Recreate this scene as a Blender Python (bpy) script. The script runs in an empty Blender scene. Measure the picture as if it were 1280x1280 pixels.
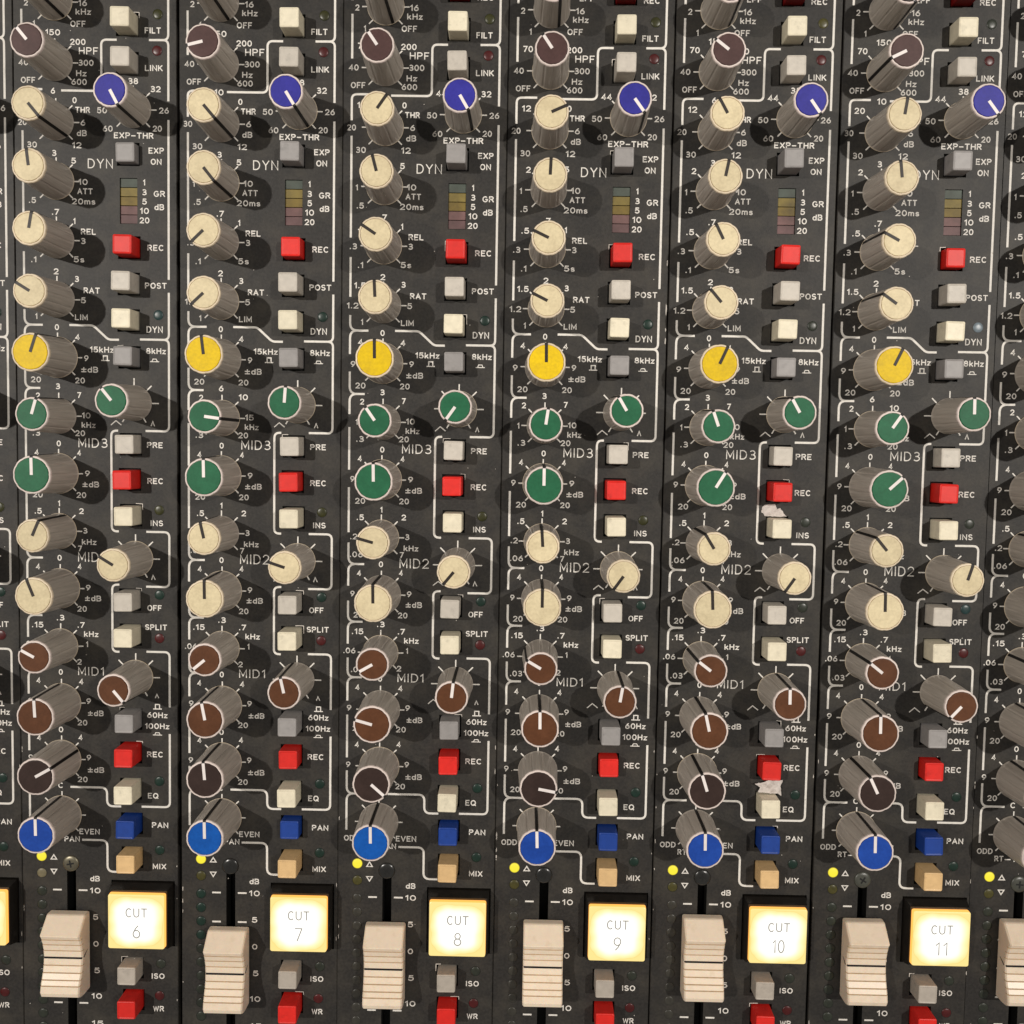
import bpy, bmesh, math, random
from mathutils import Vector, Matrix
MM = 0.001                       # all layout numbers below are millimetres
scene = bpy.context.scene
COL = scene.collection
CAM= [0.001262, -0.001922, 253.328514, -0.063112, 0.011209, 0.017613, 1280.207126]
STRIP= {6: [-0.28779, 0.04398, -0.00139], 7: [0.23085, 0.19203, 0.00026], 8: [0.06051, -0.09243, -1e-05], 9: [-0.03265, -0.32568, -0.00014], 10: [0.05305, -0.05583, -0.0003], 11: [0.33673, 0.23537, 0.00063], 12: [-0.36089, 0.00288, 0.00098]}
TEXT=[
  ('16', 11.78, 105.11, 2.09, 1.44, ''),
  ('kHz', 11.92, 103.08, 3.74, 1.56, ''),
  ('OFF', 10.62, 100.21, 3.74, 1.56, ''),
  ('1', -0.12, 100.16, 0.52, 1.3, ''),
  ('2', -1.97, 105.05, 0.99, 1.22, ''),
  ('FILT', 28.76, 98.91, 3.94, 1.52, ''),
  ('200', 10.55, 95.96, 3.74, 1.45, ''),
  ('HPF', 13.13, 93.87, 4.69, 1.72, ''),
  ('300', 12.48, 91.05, 3.71, 1.38, ''),
  ('Hz', 11.33, 88.56, 2.53, 1.49, ''),
  ('600', 10.78, 86.51, 3.75, 1.46, ''),
  ('OFF', -1.64, 86.79, 3.56, 1.46, ''),
  ('40', -2.74, 90.96, 2.37, 1.38, ''),
  ('LINK', 28.98, 90.05, 4.34, 1.53, ''),
  ('32', 29.39, 85.07, 2.5, 1.53, ''),
  ('50', 16.31, 79.86, 2.46, 1.46, ''),
  ('26', 31.42, 80.01, 2.38, 1.5, ''),
  ('60', 17.69, 75.52, 2.42, 1.47, ''),
  ('20', 29.8, 75.7, 2.23, 1.46, ''),
  ('EXP-THR', 24.02, 73.97, 9.68, 1.43, ''),
  ('EXP', 29.51, 70.44, 3.77, 1.39, ''),
  ('ON', 29.47, 67.79, 2.67, 1.43, ''),
  ('DYN', 15.82, 67.15, 6.15, 2.32, ''),
  ('0', 9.63, 82.15, 1.04, 1.46, ''),
  ('THR', 11.58, 79.87, 3.64, 1.46, ''),
  ('6', 11.66, 76.86, 1.2, 1.46, ''),
  ('dB', 11.33, 74.35, 2.46, 1.54, ''),
  ('12', 10.1, 71.44, 2.31, 1.55, ''),
  ('30', -0.88, 71.45, 2.46, 1.51, ''),
  ('20', -3.16, 76.77, 2.18, 1.47, 'A'),
  ('30', -3.16, 76.77, 2.18, 1.47, 'B'),
  ('5', 9.29, 67.73, 1.16, 1.51, ''),
  ('1', -1.78, 62.48, 0.53, 1.44, ''),
  ('10', 11.56, 62.68, 2.27, 1.44, ''),
  ('ATT', 12.02, 60.45, 3.78, 1.48, ''),
  ('1', 26.51, 62.79, 0.54, 1.44, ''),
  ('LPF', 13.32, 108.12, 3.54, 1.36, ''),
  ('REC', 28.87, 107.79, 3.85, 1.51, ''),
  ('70', -0.62, 96.08, 2.38, 1.45, ''),
  ('44', 18.54, 85.08, 2.54, 1.42, ''),
  ('12', -0.73, 82.08, 2.19, 1.5, 'A'),
  ('20', -0.77, 82.08, 2.5, 1.5, 'B'),
  ('2', -0.0, 67.54, 1.13, 1.39, ''),
  ('150', 4.46, 98.13, 3.61, 1.47, ''),
  ('38', 23.92, 86.9, 2.47, 1.41, ''),
  ('6', 4.38, 84.33, 1.06, 1.45, 'A'),
  ('10', 4.45, 84.33, 2.22, 1.45, 'B'),
  ('3', 4.53, 69.52, 1.14, 1.39, ''),
  ('20ms', 11.67, 58.0, 5.72, 1.36, ''),
  ('.5', -0.91, 58.14, 1.8, 1.48, ''),
  ('3', 26.57, 60.46, 1.13, 1.4, ''),
  ('5', 26.6, 58.22, 1.13, 1.36, ''),
  ('10', 26.58, 55.98, 2.2, 1.4, ''),
  ('20', 26.59, 53.7, 2.4, 1.44, ''),
  ('GR', 30.25, 60.12, 2.79, 1.55, ''),
  ('dB', 30.22, 56.93, 2.4, 1.56, ''),
  ('1', 9.35, 53.24, 0.57, 1.44, ''),
  ('REL', 12.79, 50.74, 3.67, 1.64, ''),
  ('3', 11.49, 48.47, 1.17, 1.45, ''),
  ('.3', -2.52, 48.35, 1.84, 1.49, ''),
  ('.1', -0.74, 43.84, 1.36, 1.41, ''),
  ('5s', 10.42, 44.01, 2.6, 1.57, ''),
  ('REC', 29.27, 47.12, 3.99, 1.56, ''),
  ('POST', 29.32, 37.95, 5.39, 1.57, ''),
  ('DYN', 28.99, 27.29, 4.01, 1.62, ''),
  ('2', 4.78, 41.02, 1.21, 1.49, ''),
  ('3', 9.84, 39.25, 1.09, 1.49, ''),
  ('RAT', 13.51, 36.52, 4.0, 1.57, ''),
  ('5', 11.43, 34.1, 1.21, 1.54, ''),
  ('1.2', -2.57, 34.03, 2.88, 1.46, ''),
  ('1', -0.24, 30.07, 0.53, 1.42, ''),
  ('LIM', 10.9, 29.97, 3.17, 1.5, ''),
  ('0', 4.83, 27.46, 1.05, 1.58, ''),
  ('4', -0.58, 25.18, 1.13, 1.46, ''),
  ('4', 9.89, 25.13, 1.14, 1.5, ''),
  ('9', 12.05, 19.98, 1.1, 1.43, ''),
  ('±dB', 12.84, 17.21, 4.22, 1.59, ''),
  ('20', -0.49, 14.56, 2.5, 1.51, ''),
  ('20', 10.45, 14.51, 2.42, 1.51, ''),
  ('15kHz', 15.92, 22.16, 5.94, 1.7, ''),
  ('[', 16.77, 20.08, 2.14, 1.39, ''),
  ('8kHz', 29.31, 22.05, 4.9, 1.58, ''),
  (']', 28.96, 19.76, 2.29, 0.83, ''),
  ('.7', 4.71, 55.38, 1.81, 1.44, ''),
  ('.5', -0.52, 52.96, 1.93, 1.44, ''),
  ('1.5', -0.82, 38.93, 2.81, 1.57, ''),
  ('9', -2.36, 19.8, 1.18, 1.51, ''),
  ('3', 4.93, 12.98, 1.14, 1.47, 'A'),
  ('6', 4.93, 12.98, 1.14, 1.47, 'B'),
  ('2', -0.04, 10.62, 1.02, 1.48, ''),
  ('7', 10.21, 10.9, 0.98, 1.43, 'A'),
  ('10', 10.41, 10.9, 2.26, 1.43, 'B'),
  ('1', -1.36, 5.61, 0.53, 1.48, ''),
  ('10', 11.93, 5.92, 2.14, 1.48, 'A'),
  ('15', 11.93, 5.92, 2.14, 1.48, 'B'),
  ('kHz', 12.5, 3.59, 3.47, 1.6, ''),
  ('.3', -0.51, 1.42, 1.94, 1.48, ''),
  ('20', 10.39, 1.51, 2.43, 1.52, ''),
  ('MID3', 13.55, -0.84, 7.26, 2.32, ''),
  ('0', 5.03, -1.11, 1.06, 1.52, ''),
  ('4', -0.49, -3.38, 1.02, 1.45, ''),
  ('4', 10.1, -3.33, 0.94, 1.49, ''),
  ('9', 12.13, -8.42, 1.19, 1.53, ''),
  ('±dB', 12.93, -11.14, 4.17, 1.61, ''),
  ('20', -0.32, -13.88, 2.48, 1.53, ''),
  ('20', 10.58, -13.83, 2.4, 1.57, ''),
  ('PRE', 28.97, -1.09, 3.92, 1.52, ''),
  ('REC', 29.03, -10.0, 3.93, 1.53, ''),
  ('INS', 29.37, -20.49, 3.17, 1.54, ''),
  ('1', 4.95, -15.99, 0.46, 1.49, ''),
  ('.5', -0.28, -17.98, 1.83, 1.42, ''),
  ('2', 10.56, -17.83, 1.15, 1.5, ''),
  ('.2', -1.86, -22.79, 1.83, 1.5, ''),
  ('3', 11.45, -22.71, 1.11, 1.42, ''),
  ('kHz', 12.43, -25.51, 3.66, 1.62, ''),
  ('7', 10.12, -27.2, 1.03, 1.42, ''),
  ('MID2', 13.28, -29.27, 7.32, 2.44, ''),
  ('9', -2.3, -8.47, 1.11, 1.41, ''),
  ('.06', -1.21, -27.24, 3.26, 1.42, ''),
  ('0', 4.98, -29.61, 1.07, 1.51, ''),
  ('4', -0.45, -31.9, 1.03, 1.47, ''),
  ('4', 10.01, -31.7, 0.95, 1.47, ''),
  ('9', -2.06, -37.09, 1.07, 1.51, ''),
  ('9', 12.11, -37.0, 1.15, 1.55, ''),
  ('±dB', 13.3, -39.67, 4.12, 1.55, ''),
  ('20', 10.55, -42.36, 2.37, 1.51, ''),
  ('OFF', 28.75, -41.78, 3.63, 1.55, ''),
  ('SPLIT', 29.13, -46.65, 5.55, 1.64, ''),
  ('.3', 5.08, -44.7, 1.97, 1.56, ''),
  ('.15', -0.72, -46.58, 2.94, 1.56, ''),
  ('.7', 10.23, -46.47, 1.81, 1.52, ''),
  ('kHz', 12.79, -48.71, 3.64, 1.6, ''),
  ('.06', -2.74, -51.45, 3.07, 1.52, ''),
  ('1', 11.7, -51.3, 0.5, 1.4, ''),
  ('2', 9.78, -55.81, 1.12, 1.52, ''),
  ('MID1', 12.68, -58.14, 6.55, 2.19, ''),
  ('0', 5.03, -58.48, 1.04, 1.57, ''),
  ('4', -0.63, -60.72, 1.03, 1.45, ''),
  ('4', 10.18, -60.83, 1.08, 1.45, ''),
  ('9', -2.69, -65.98, 1.16, 1.53, ''),
  ('9', 12.03, -65.8, 1.16, 1.53, ''),
  ('±dB', 13.78, -68.85, 4.02, 1.58, ''),
  ('20', 10.41, -71.31, 2.47, 1.54, ''),
  ('60Hz', 29.37, -68.99, 5.13, 1.66, ''),
  ('100Hz', 29.32, -71.81, 6.15, 1.66, ''),
  ('[', 29.42, -66.83, 2.27, 1.41, ''),
  (']', 29.39, -73.78, 2.38, 0.79, ''),
  ('20', -0.58, -42.39, 2.38, 1.51, ''),
  ('.03', -0.79, -56.22, 3.08, 1.52, ''),
  ('20', -0.54, -71.16, 2.48, 1.49, ''),
  ('4', -0.63, -75.35, 1.04, 1.46, ''),
  ('4', 9.9, -75.13, 1.04, 1.46, ''),
  ('9', -2.81, -80.48, 1.12, 1.46, ''),
  ('9', 11.97, -80.27, 1.12, 1.5, ''),
  ('±dB', 13.74, -83.4, 4.2, 1.59, ''),
  ('20', 10.36, -85.9, 2.48, 1.59, ''),
  ('REC', 28.77, -79.08, 4.04, 1.67, ''),
  ('EQ', 28.26, -89.74, 2.69, 1.67, ''),
  ('EVEN', 12.01, -99.37, 5.17, 1.6, ''),
  ('PAN', 30.0, -97.3, 4.14, 1.6, ''),
  ('MIX', 29.81, -108.05, 3.45, 1.6, ''),
  ('dB', 13.31, -111.61, 2.46, 1.57, ''),
  ('10', 13.34, -114.72, 2.71, 1.7, ''),
  ('20', -0.53, -85.78, 2.4, 1.55, ''),
  ('ODD', -1.76, -99.43, 3.97, 1.56, ''),
  ('0', 4.95, -73.18, 1.13, 1.62, ''),
  ('PAN', 7.55, -101.36, 3.93, 1.56, ''),
  ('C', 4.74, -87.54, 1.27, 1.57, ''),
  ('RT', 1.88, -101.29, 2.28, 1.35, ''),
  ('-', 4.05, -101.44, 1.57, 1.35, ''),
  ('5', 13.38, -121.66, 1.39, 1.74, ''),
  ('0', 13.44, -128.71, 1.35, 1.71, ''),
  ('5', 13.68, -135.72, 1.43, 1.71, ''),
  ('10', 13.55, -142.5, 2.68, 1.72, ''),
  ('ISO', 29.36, -136.83, 3.35, 1.58, ''),
  ('WR', 29.47, -145.45, 2.81, 1.68, ''),
  ('15', 13.73, -149.74, 3.01, 1.6, ''),
]
LINES=[
  ([(-3.15, 109.8), (-3.15, 106.77)], 1.3),
  ([(-3.15, 103.55), (-3.15, 93.07)], 1.3),
  ([(32.5, 109.51), (32.5, 96.68), (27.82, 96.65)], 1.3),
  ([(29.85, 96.68), (32.5, 96.68), (32.5, 82.23)], 1.3),
  ([(32.5, 77.8), (32.5, 39.45)], 1.3),
  ([(32.5, 36.31), (32.5, 24.82), (25.35, 24.82)], 1.3),
  ([(29.42, 24.82), (32.5, 24.82), (32.5, 2.37), (26.65, 2.37)], 1.3),
  ([(19.98, 96.59), (16.21, 96.59), (16.21, 84.43), (6.37, 84.43)], 1.3),
  ([(1.8, 84.66), (-3.15, 84.66), (-3.15, 78.46)], 1.3),
  ([(-3.15, 74.8), (-3.15, 50.46)], 1.3),
  ([(-3.15, 45.76), (-3.15, 36.14)], 1.3),
  ([(-3.15, 31.72), (-3.15, 27.98), (1.35, 27.98)], 1.8),
  ([(-0.16, 27.98), (-3.15, 27.98), (-3.15, 22.23)], 1.8),
  ([(7.9, 28.04), (13.81, 28.04), (17.53, 24.64), (20.17, 24.64)], 0.8),
  ([(-3.15, 17.94), (-3.15, 12.49), (0.57, 12.49)], 1.8),
  ([(-0.44, 12.49), (-3.15, 12.49), (-3.15, 7.52)], 1.8),
  ([(-3.15, 4.32), (-3.15, -6.19)], 1.3),
  ([(-3.15, -10.54), (-3.15, -21.73)], 1.3),
  ([(-3.15, -24.29), (-3.15, -29.65), (0.8, -29.65)], 1.8),
  ([(-0.09, -29.65), (-3.15, -29.65), (-3.15, -35.11)], 1.8),
  ([(-3.15, -38.87), (-3.15, -44.15), (0.52, -44.15)], 1.8),
  ([(-0.37, -44.15), (-3.15, -44.15), (-3.15, -49.73)], 1.8),
  ([(-3.15, -53.23), (-3.15, -58.21), (0.44, -58.21)], 1.8),
  ([(-0.26, -58.21), (-3.15, -58.21), (-3.15, -64.17)], 1.8),
  ([(-3.15, -67.77), (-3.15, -78.69)], 1.3),
  ([(-3.15, -82.03), (-3.15, -87.95), (2.66, -87.95)], 1.8),
  ([(-0.43, -87.95), (-3.15, -87.95), (-3.15, -97.32)], 1.8),
  ([(7.22, -87.9), (16.53, -87.9), (16.53, -92.68), (20.1, -92.68)], 1.6),
  ([(25.32, -92.61), (32.5, -92.61), (32.5, -73.77)], 1.3),
  ([(32.5, -66.94), (32.5, -52.89), (26.67, -52.89)], 1.3),
  ([(10.08, -101.54), (16.53, -101.54), (16.53, -109.7), (20.08, -109.7)], 1.6),
  ([(19.82, 2.31), (18.12, 2.31), (18.12, -22.7), (19.87, -22.7)], 1.3),
  ([(26.74, -22.68), (32.5, -22.68), (32.5, -36.44), (26.66, -36.44)], 1.3),
  ([(19.93, -36.07), (18.13, -36.07), (18.13, -53.04), (19.87, -53.04)], 1.3),
  ([(18.04, 3.68), (19.31, 4.79), (20.65, 3.73)], 0),
  ([(28.03, 3.58), (28.46, 4.75), (28.88, 3.59)], 0),
  ([(18.01, -34.68), (19.29, -33.64), (20.64, -34.63)], 0),
  ([(28.02, -34.69), (28.4, -33.54), (28.95, -34.67)], 0),
  ([(17.16, -64.6), (18.45, -63.46), (19.82, -64.54)], 0),
  ([(28.88, -64.65), (29.27, -63.65), (29.74, -64.63)], 0),
]
SPOT= {'FILT': (29.95, 102.73), 'LINK': (29.78, 94.15), 'DYN': (29.93, 30.83), 'INS': (30.01, -17.21), 'OFF': (30.02, -38.45), 'SPL': (29.99, -49.42), 'EQ': (29.86, -85.94), 'MIX': (29.89, -103.78), 'ISO': (30.11, -133.54), 'WR': (29.77, -141.99), 'ON': (-0.28, -106.01), 'DN': (-0.25, -110.37), 'M0': (-0.25, -115.06), 'M1': (-0.26, -118.67), 'M2': (-0.26, -122.21), 'TRI': (2.82, -106.2), 'TRD': (2.85, -109.92), 'GRTL': (20.59, 63.73), 'GRBR': (24.82, 52.84), 'TKL0': (2.56, -114.54), 'TKL1': (4.76, -114.79), 'TKR0': (9.02, -114.61), 'TKR1': (11.38, -114.64), 'CUTT': (25.02, -120.35)}
KNOBPOS= {'HPF': [4.9, 90.97], 'THR': [5.04, 76.85], 'ATT': [5.01, 62.76], 'REL': [4.94, 48.54], 'RAT': [4.94, 34.2], 'HF': [4.97, 20.09], 'M3F': [5.13, 5.7], 'M3G': [4.97, -8.54], 'M2F': [4.98, -22.9], 'M2G': [5.12, -37.26], 'M1F': [5.1, -51.84], 'M1G': [5.17, -66.3], 'LFG': [5.09, -80.78], 'PAN': [5.05, -95.13], 'EXP': [23.93, 80.1], 'M3Q': [23.85, 9.19], 'M2Q': [24.05, -29.47], 'M1Q': [23.96, -59.43]}
ANG= {6: {'HPF': -39.0, 'THR': 141.0, 'ATT': -6.0, 'REL': 11.0, 'RAT': -58.0, 'HF': 19.0, 'M3F': 17.0, 'M3G': 0.0, 'M2F': 24.0, 'M2G': -21.0, 'M1F': -61.0, 'M1G': -2.0, 'LFG': 61.0, 'PAN': 0.0, 'EXP': 153.0, 'M3Q': -38.0, 'M2Q': -58.0, 'M1Q': 141.0}, 7: {'HPF': -103.0, 'THR': 140.0, 'ATT': 142.0, 'REL': -133.0, 'RAT': -132.0, 'HF': -6.0, 'M3F': 98.0, 'M3G': 0.0, 'M2F': -12.0, 'M2G': 0.0, 'M1F': -129.0, 'M1G': -10.0, 'LFG': -4.0, 'PAN': 0.0, 'EXP': 149.0, 'M3Q': 5.0, 'M2Q': -71.0, 'M1Q': -12.0}, 8: {'HPF': -34.0, 'THR': 36.0, 'ATT': -14.0, 'REL': -56.0, 'RAT': -2.0, 'HF': 0.0, 'M3F': -34.0, 'M3G': 0.0, 'M2F': -74.0, 'M2G': 0.0, 'M1F': -119.0, 'M1G': -74.0, 'LFG': 132.0, 'PAN': 0.0, 'EXP': 150.0, 'M3Q': -144.0, 'M2Q': -140.0, 'M1Q': 7.0}, 9: {'HPF': -34.0, 'THR': 67.0, 'ATT': 3.0, 'REL': -64.0, 'RAT': -63.0, 'HF': 0.0, 'M3F': 9.0, 'M3G': 1.0, 'M2F': -3.0, 'M2G': 1.0, 'M1F': -59.0, 'M1G': 0.0, 'LFG': 101.0, 'PAN': -1.0, 'EXP': 144.0, 'M3Q': -30.0, 'M2Q': -144.0, 'M1Q': 10.0}, 10: {'HPF': -52.0, 'THR': -29.0, 'ATT': 12.0, 'REL': -26.0, 'RAT': -40.0, 'HF': 25.0, 'M3F': -19.0, 'M3G': 32.0, 'M2F': -31.0, 'M2G': -2.0, 'M1F': -52.0, 'M1G': -12.0, 'LFG': -17.0, 'PAN': 0.0, 'EXP': 145.0, 'M3Q': -29.0, 'M2Q': -145.0, 'M1Q': 0.0}, 11: {'HPF': -115.0, 'THR': 9.0, 'ATT': -6.0, 'REL': -61.0, 'RAT': -54.0, 'HF': 26.0, 'M3F': 35.0, 'M3G': 48.0, 'M2F': -39.0, 'M2G': 0.0, 'M1F': -51.0, 'M1G': 0.0, 'LFG': -25.0, 'PAN': 0.0, 'EXP': 143.0, 'M3Q': 0.0, 'M2Q': 18.0, 'M1Q': -137.0}}
BUTPOS= {'FILT': [22.58, 100.23], 'LINK': [22.58, 91.03], 'EXP': [22.65, 69.46], 'REC1': [22.83, 47.06], 'POST': [22.64, 38.28], 'DYN': [22.57, 29.37], '8K': [22.75, 20.38], 'PRE': [22.97, -1.01], 'REC2': [22.73, -9.69], 'INS': [22.96, -18.6], 'OFF': [22.62, -39.78], 'SPL': [22.71, -48.64], '60': [22.79, -70.07], 'REC3': [22.71, -78.69], 'EQ': [22.61, -88.05], 'PAN': [22.83, -96.97], 'MIX': [22.91, -105.81], 'ISO': [22.91, -134.76], 'WR': [23.09, -143.2]}
BUTH= {6: {'FILT': 5.03, 'LINK': 5.0, 'EXP': 2.22, 'REC1': 4.59, 'POST': 5.39, 'DYN': 5.04, '8K': 4.48, 'PRE': 4.25, 'REC2': 5.42, 'INS': 5.21, 'OFF': 4.75, 'SPL': 5.22, '60': 4.99, 'REC3': 5.36, 'EQ': 5.49, 'PAN': 4.77, 'MIX': 4.68, 'ISO': 4.35, 'WR': 5.24}, 7: {'FILT': 5.21, 'LINK': 5.54, 'EXP': 4.49, 'REC1': 3.86, 'POST': 6.16, 'DYN': 5.65, '8K': 5.53, 'PRE': 5.09, 'REC2': 5.12, 'INS': 5.63, 'OFF': 5.33, 'SPL': 5.99, '60': 5.92, 'REC3': 4.17, 'EQ': 5.53, 'PAN': 2.96, 'MIX': 5.89, 'ISO': 4.86, 'WR': 6.01}, 8: {'FILT': 5.05, 'LINK': 5.44, 'EXP': 5.75, 'REC1': 5.83, 'POST': 4.94, 'DYN': 5.67, '8K': 5.29, 'PRE': 5.44, 'REC2': 5.5, 'INS': 5.23, 'OFF': 4.81, 'SPL': 5.12, '60': 4.5, 'REC3': 5.32, 'EQ': 5.62, 'PAN': 4.31, 'MIX': 5.84, 'ISO': 4.16, 'WR': 5.01}, 9: {'FILT': 4.92, 'LINK': 6.72, 'EXP': 5.55, 'REC1': 5.79, 'POST': 5.8, 'DYN': 5.31, '8K': 5.61, 'PRE': 5.65, 'REC2': 5.42, 'INS': 5.21, 'OFF': 4.66, 'SPL': 4.75, '60': 6.08, 'REC3': 3.7, 'EQ': 5.12, 'PAN': 4.87, 'MIX': 5.4, 'ISO': 4.64}, 10: {'FILT': 4.8, 'LINK': 5.34, 'EXP': 6.0, 'REC1': 4.96, 'POST': 6.64, 'DYN': 5.8, '8K': 4.78, 'PRE': 3.89, 'REC2': 5.81, 'INS': 5.33, 'OFF': 4.63, 'SPL': 5.7, '60': 5.6, 'REC3': 4.35, 'EQ': 5.16, 'PAN': 5.29, 'MIX': 5.17, 'ISO': 4.25}, 11: {'FILT': 4.63, 'LINK': 4.84, 'EXP': 4.54, 'REC1': 2.55, 'POST': 4.44, 'DYN': 4.65, '8K': 4.51, 'PRE': 4.25, 'REC2': 4.77, 'INS': 5.01, 'OFF': 4.46, 'SPL': 5.14, '60': 4.44, 'REC3': 3.35, 'EQ': 4.88, 'PAN': 4.74, 'MIX': 5.17, 'ISO': 4.83}}
SCR1=[(19.69, -13.05), (22.28, -12.93), (22.87, -14.1), (23.6, -13.83), (24.37, -14.82), (25.26, -15.92), (22.38, -15.9), (19.79, -15.87), (19.58, -15.28), (18.94, -14.92), (19.16, -13.62)]
SCR2=[(19.32, -82.96), (20.71, -82.62), (22.68, -81.97), (26.27, -81.79), (25.83, -83.43), (26.12, -85.98), (25.3, -85.38), (22.8, -85.34), (20.29, -85.08), (20.75, -83.85)]
WORLD=.21
POW_A=93
POW_B=82

PITCH = 40.0
U0, U1 = -5.08, 34.38            # panel edges inside one 40 mm strip
VT, VB = 128.0, -172.0

# ------------------------------------------------------------------ materials
def srgb(r, g, b):
    f = lambda c: (c/255/12.92) if c/255 <= .04045 else ((c/255+.055)/1.055)**2.4
    return (f(r), f(g), f(b), 1)
def newmat(name):
    m = bpy.data.materials.new(name); m.use_nodes = True
    nt = m.node_tree; b = nt.nodes['Principled BSDF']
    return m, nt, b
def plastic(name, col, rough=.45, var=.12, vscale=900, bump=.0, bscale=3000, spec=.4, streak=None, dirt=None, sss=0, dscale=420, dlo=.60, dhi=.78):
    """plain plastic/paint with soft tonal mottling, optional grime and bump"""
    m, nt, b = newmat(name); N = nt.nodes; L = nt.links
    tc = N.new('ShaderNodeTexCoord'); mp = N.new('ShaderNodeMapping')
    oi = N.new('ShaderNodeObjectInfo'); ad = N.new('ShaderNodeVectorMath'); ad.operation = 'ADD'
    sc = N.new('ShaderNodeVectorMath'); sc.operation = 'SCALE'; sc.inputs[3].default_value = 0.37
    L.new(oi.outputs['Location'], sc.inputs[0]); L.new(tc.outputs['Object'], ad.inputs[0]); L.new(sc.outputs[0], ad.inputs[1])
    L.new(ad.outputs[0], mp.inputs[0])
    if streak: mp.inputs['Scale'].default_value = streak
    n = N.new('ShaderNodeTexNoise'); n.inputs['Scale'].default_value = vscale; n.inputs['Detail'].default_value = 4
    L.new(mp.outputs[0], n.inputs[0])
    r = N.new('ShaderNodeMapRange'); r.inputs[1].default_value = .3; r.inputs[2].default_value = .7
    r.inputs[3].default_value = 1-var; r.inputs[4].default_value = 1+var
    L.new(n.outputs[0], r.inputs[0])
    mx = N.new('ShaderNodeVectorMath'); mx.operation = 'SCALE'; mx.inputs[0].default_value = col[:3]
    rv = N.new('ShaderNodeMapRange'); rv.inputs[3].default_value = .93; rv.inputs[4].default_value = 1.06; L.new(oi.outputs['Random'], rv.inputs[0])
    pm = N.new('ShaderNodeMath'); pm.operation = 'MULTIPLY'; L.new(r.outputs[0], pm.inputs[0]); L.new(rv.outputs[0], pm.inputs[1])
    L.new(pm.outputs[0], mx.inputs[3])
    out = mx.outputs[0]
    if dirt:
        n2 = N.new('ShaderNodeTexNoise'); n2.inputs['Scale'].default_value = dscale; n2.inputs['Detail'].default_value = 7; n2.inputs['Roughness'].default_value = .65
        L.new(ad.outputs[0], n2.inputs[0])
        r2 = N.new('ShaderNodeMapRange'); r2.inputs[1].default_value = dlo; r2.inputs[2].default_value = dhi; r2.inputs[4].default_value = dirt[1]
        L.new(n2.outputs[0], r2.inputs[0])
        mm = N.new('ShaderNodeMix'); mm.data_type = 'RGBA'; mm.inputs[7].default_value = dirt[0]
        L.new(r2.outputs[0], mm.inputs[0]); L.new(out, mm.inputs[6]); out = mm.outputs[2]
    L.new(out, b.inputs['Base Color'])
    b.inputs['Roughness'].default_value = rough; b.inputs['Specular IOR Level'].default_value = spec
    if sss:
        b.inputs['Subsurface Weight'].default_value = sss; b.inputs['Subsurface Radius'].default_value = (1, .5, .25); b.inputs['Subsurface Scale'].default_value = 1.2*MM
    if bump:
        n3 = N.new('ShaderNodeTexNoise'); n3.inputs['Scale'].default_value = bscale; n3.inputs['Detail'].default_value = 3
        L.new(mp.outputs[0], n3.inputs[0])
        bp = N.new('ShaderNodeBump'); bp.inputs['Strength'].default_value = bump; bp.inputs['Distance'].default_value = .05*MM
        L.new(n3.outputs[0], bp.inputs['Height']); L.new(bp.outputs[0], b.inputs['Normal'])
    return m
BROWN_DIRT = srgb(120, 96, 62)
M = {}
M['panel'] = plastic('charcoal_panel_paint', (.0285, .0262, .0240, 1), .50, .26, 1500, .55, 3600, .28, dirt=(srgb(104, 97, 84), .34), dscale=110, dlo=.44, dhi=.84)
M['hole'] = plastic('black_recess', (.006, .006, .0055, 1), .6, .2)
M['chassis'] = plastic('black_chassis_steel', (.010, .010, .011, 1), .5, .2)
M['ink'] = plastic('cream_silkscreen_ink', (.80, .76, .70, 1), .6, .10, 1500, dirt=(srgb(110, 98, 80), .75), dscale=700, dlo=.60, dhi=.72)
M['line_ink'] = plastic('cream_line_ink', (.80, .76, .70, 1), .6, .08, 1200, dirt=(srgb(120, 108, 88), .6), dscale=600, dlo=.64, dhi=.74)
M['body'] = plastic('taupe_grey_knob_plastic', (.50, .445, .385, 1), .30, .11, 1, .15, 1, .5, streak=(2600, 2600, 90), dirt=None)
M['body_dark'] = M['body']
M['rim_cream'] = plastic('cream_rim', srgb(232, 214, 186), .45, .06, 800)
M['rim_pale'] = plastic('pale_rim', srgb(232, 216, 208), .45, .06, 800)
M['groove'] = plastic('black_groove', (.010, .008, .007, 1), .55, .1)
M['ptr_dark'] = plastic('dark_brown_pointer', (.018, .011, .007, 1), .5, .15)
M['ptr_white'] = plastic('white_pointer', srgb(245, 236, 232), .45, .05)
CAPC = {'cream': (228, 212, 174), 'yellow': (240, 202, 14), 'green': (34, 98, 66), 'brown': (92, 56, 34), 'dark': (54, 40, 36), 'maroon': (78, 55, 53),
        'blue': (14, 84, 170), 'blue2': (28, 70, 160), 'violet': (50, 48, 148)}
for k, c in CAPC.items():
    M['cap_'+k] = plastic(k+'_knob_cap', srgb(*c), .46, .08, 1500, .35, 4500, .22, dirt=(BROWN_DIRT if k in ('cream', 'yellow') else srgb(*[min(255, int(q*1.3+16)) for q in c]), .30), dscale=300, dlo=.44, dhi=.82)
BUTC = {'cream': (238, 228, 202), 'lgrey': (206, 198, 186), 'grey': (158, 154, 152), 'red': (228, 42, 34), 'blue': (28, 66, 150), 'tan': (230, 192, 138), 'wgrey': (186, 176, 164), 'darkred': (120, 18, 16)}
for k, c in BUTC.items():
    M['but_'+k] = plastic(k+'_push_button', srgb(*c), .45, .07, 700, .25, 4000, .4, dirt=(srgb(*[int(q*.62) for q in c]), .5), dscale=520, dlo=.56, dhi=.82)
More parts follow.
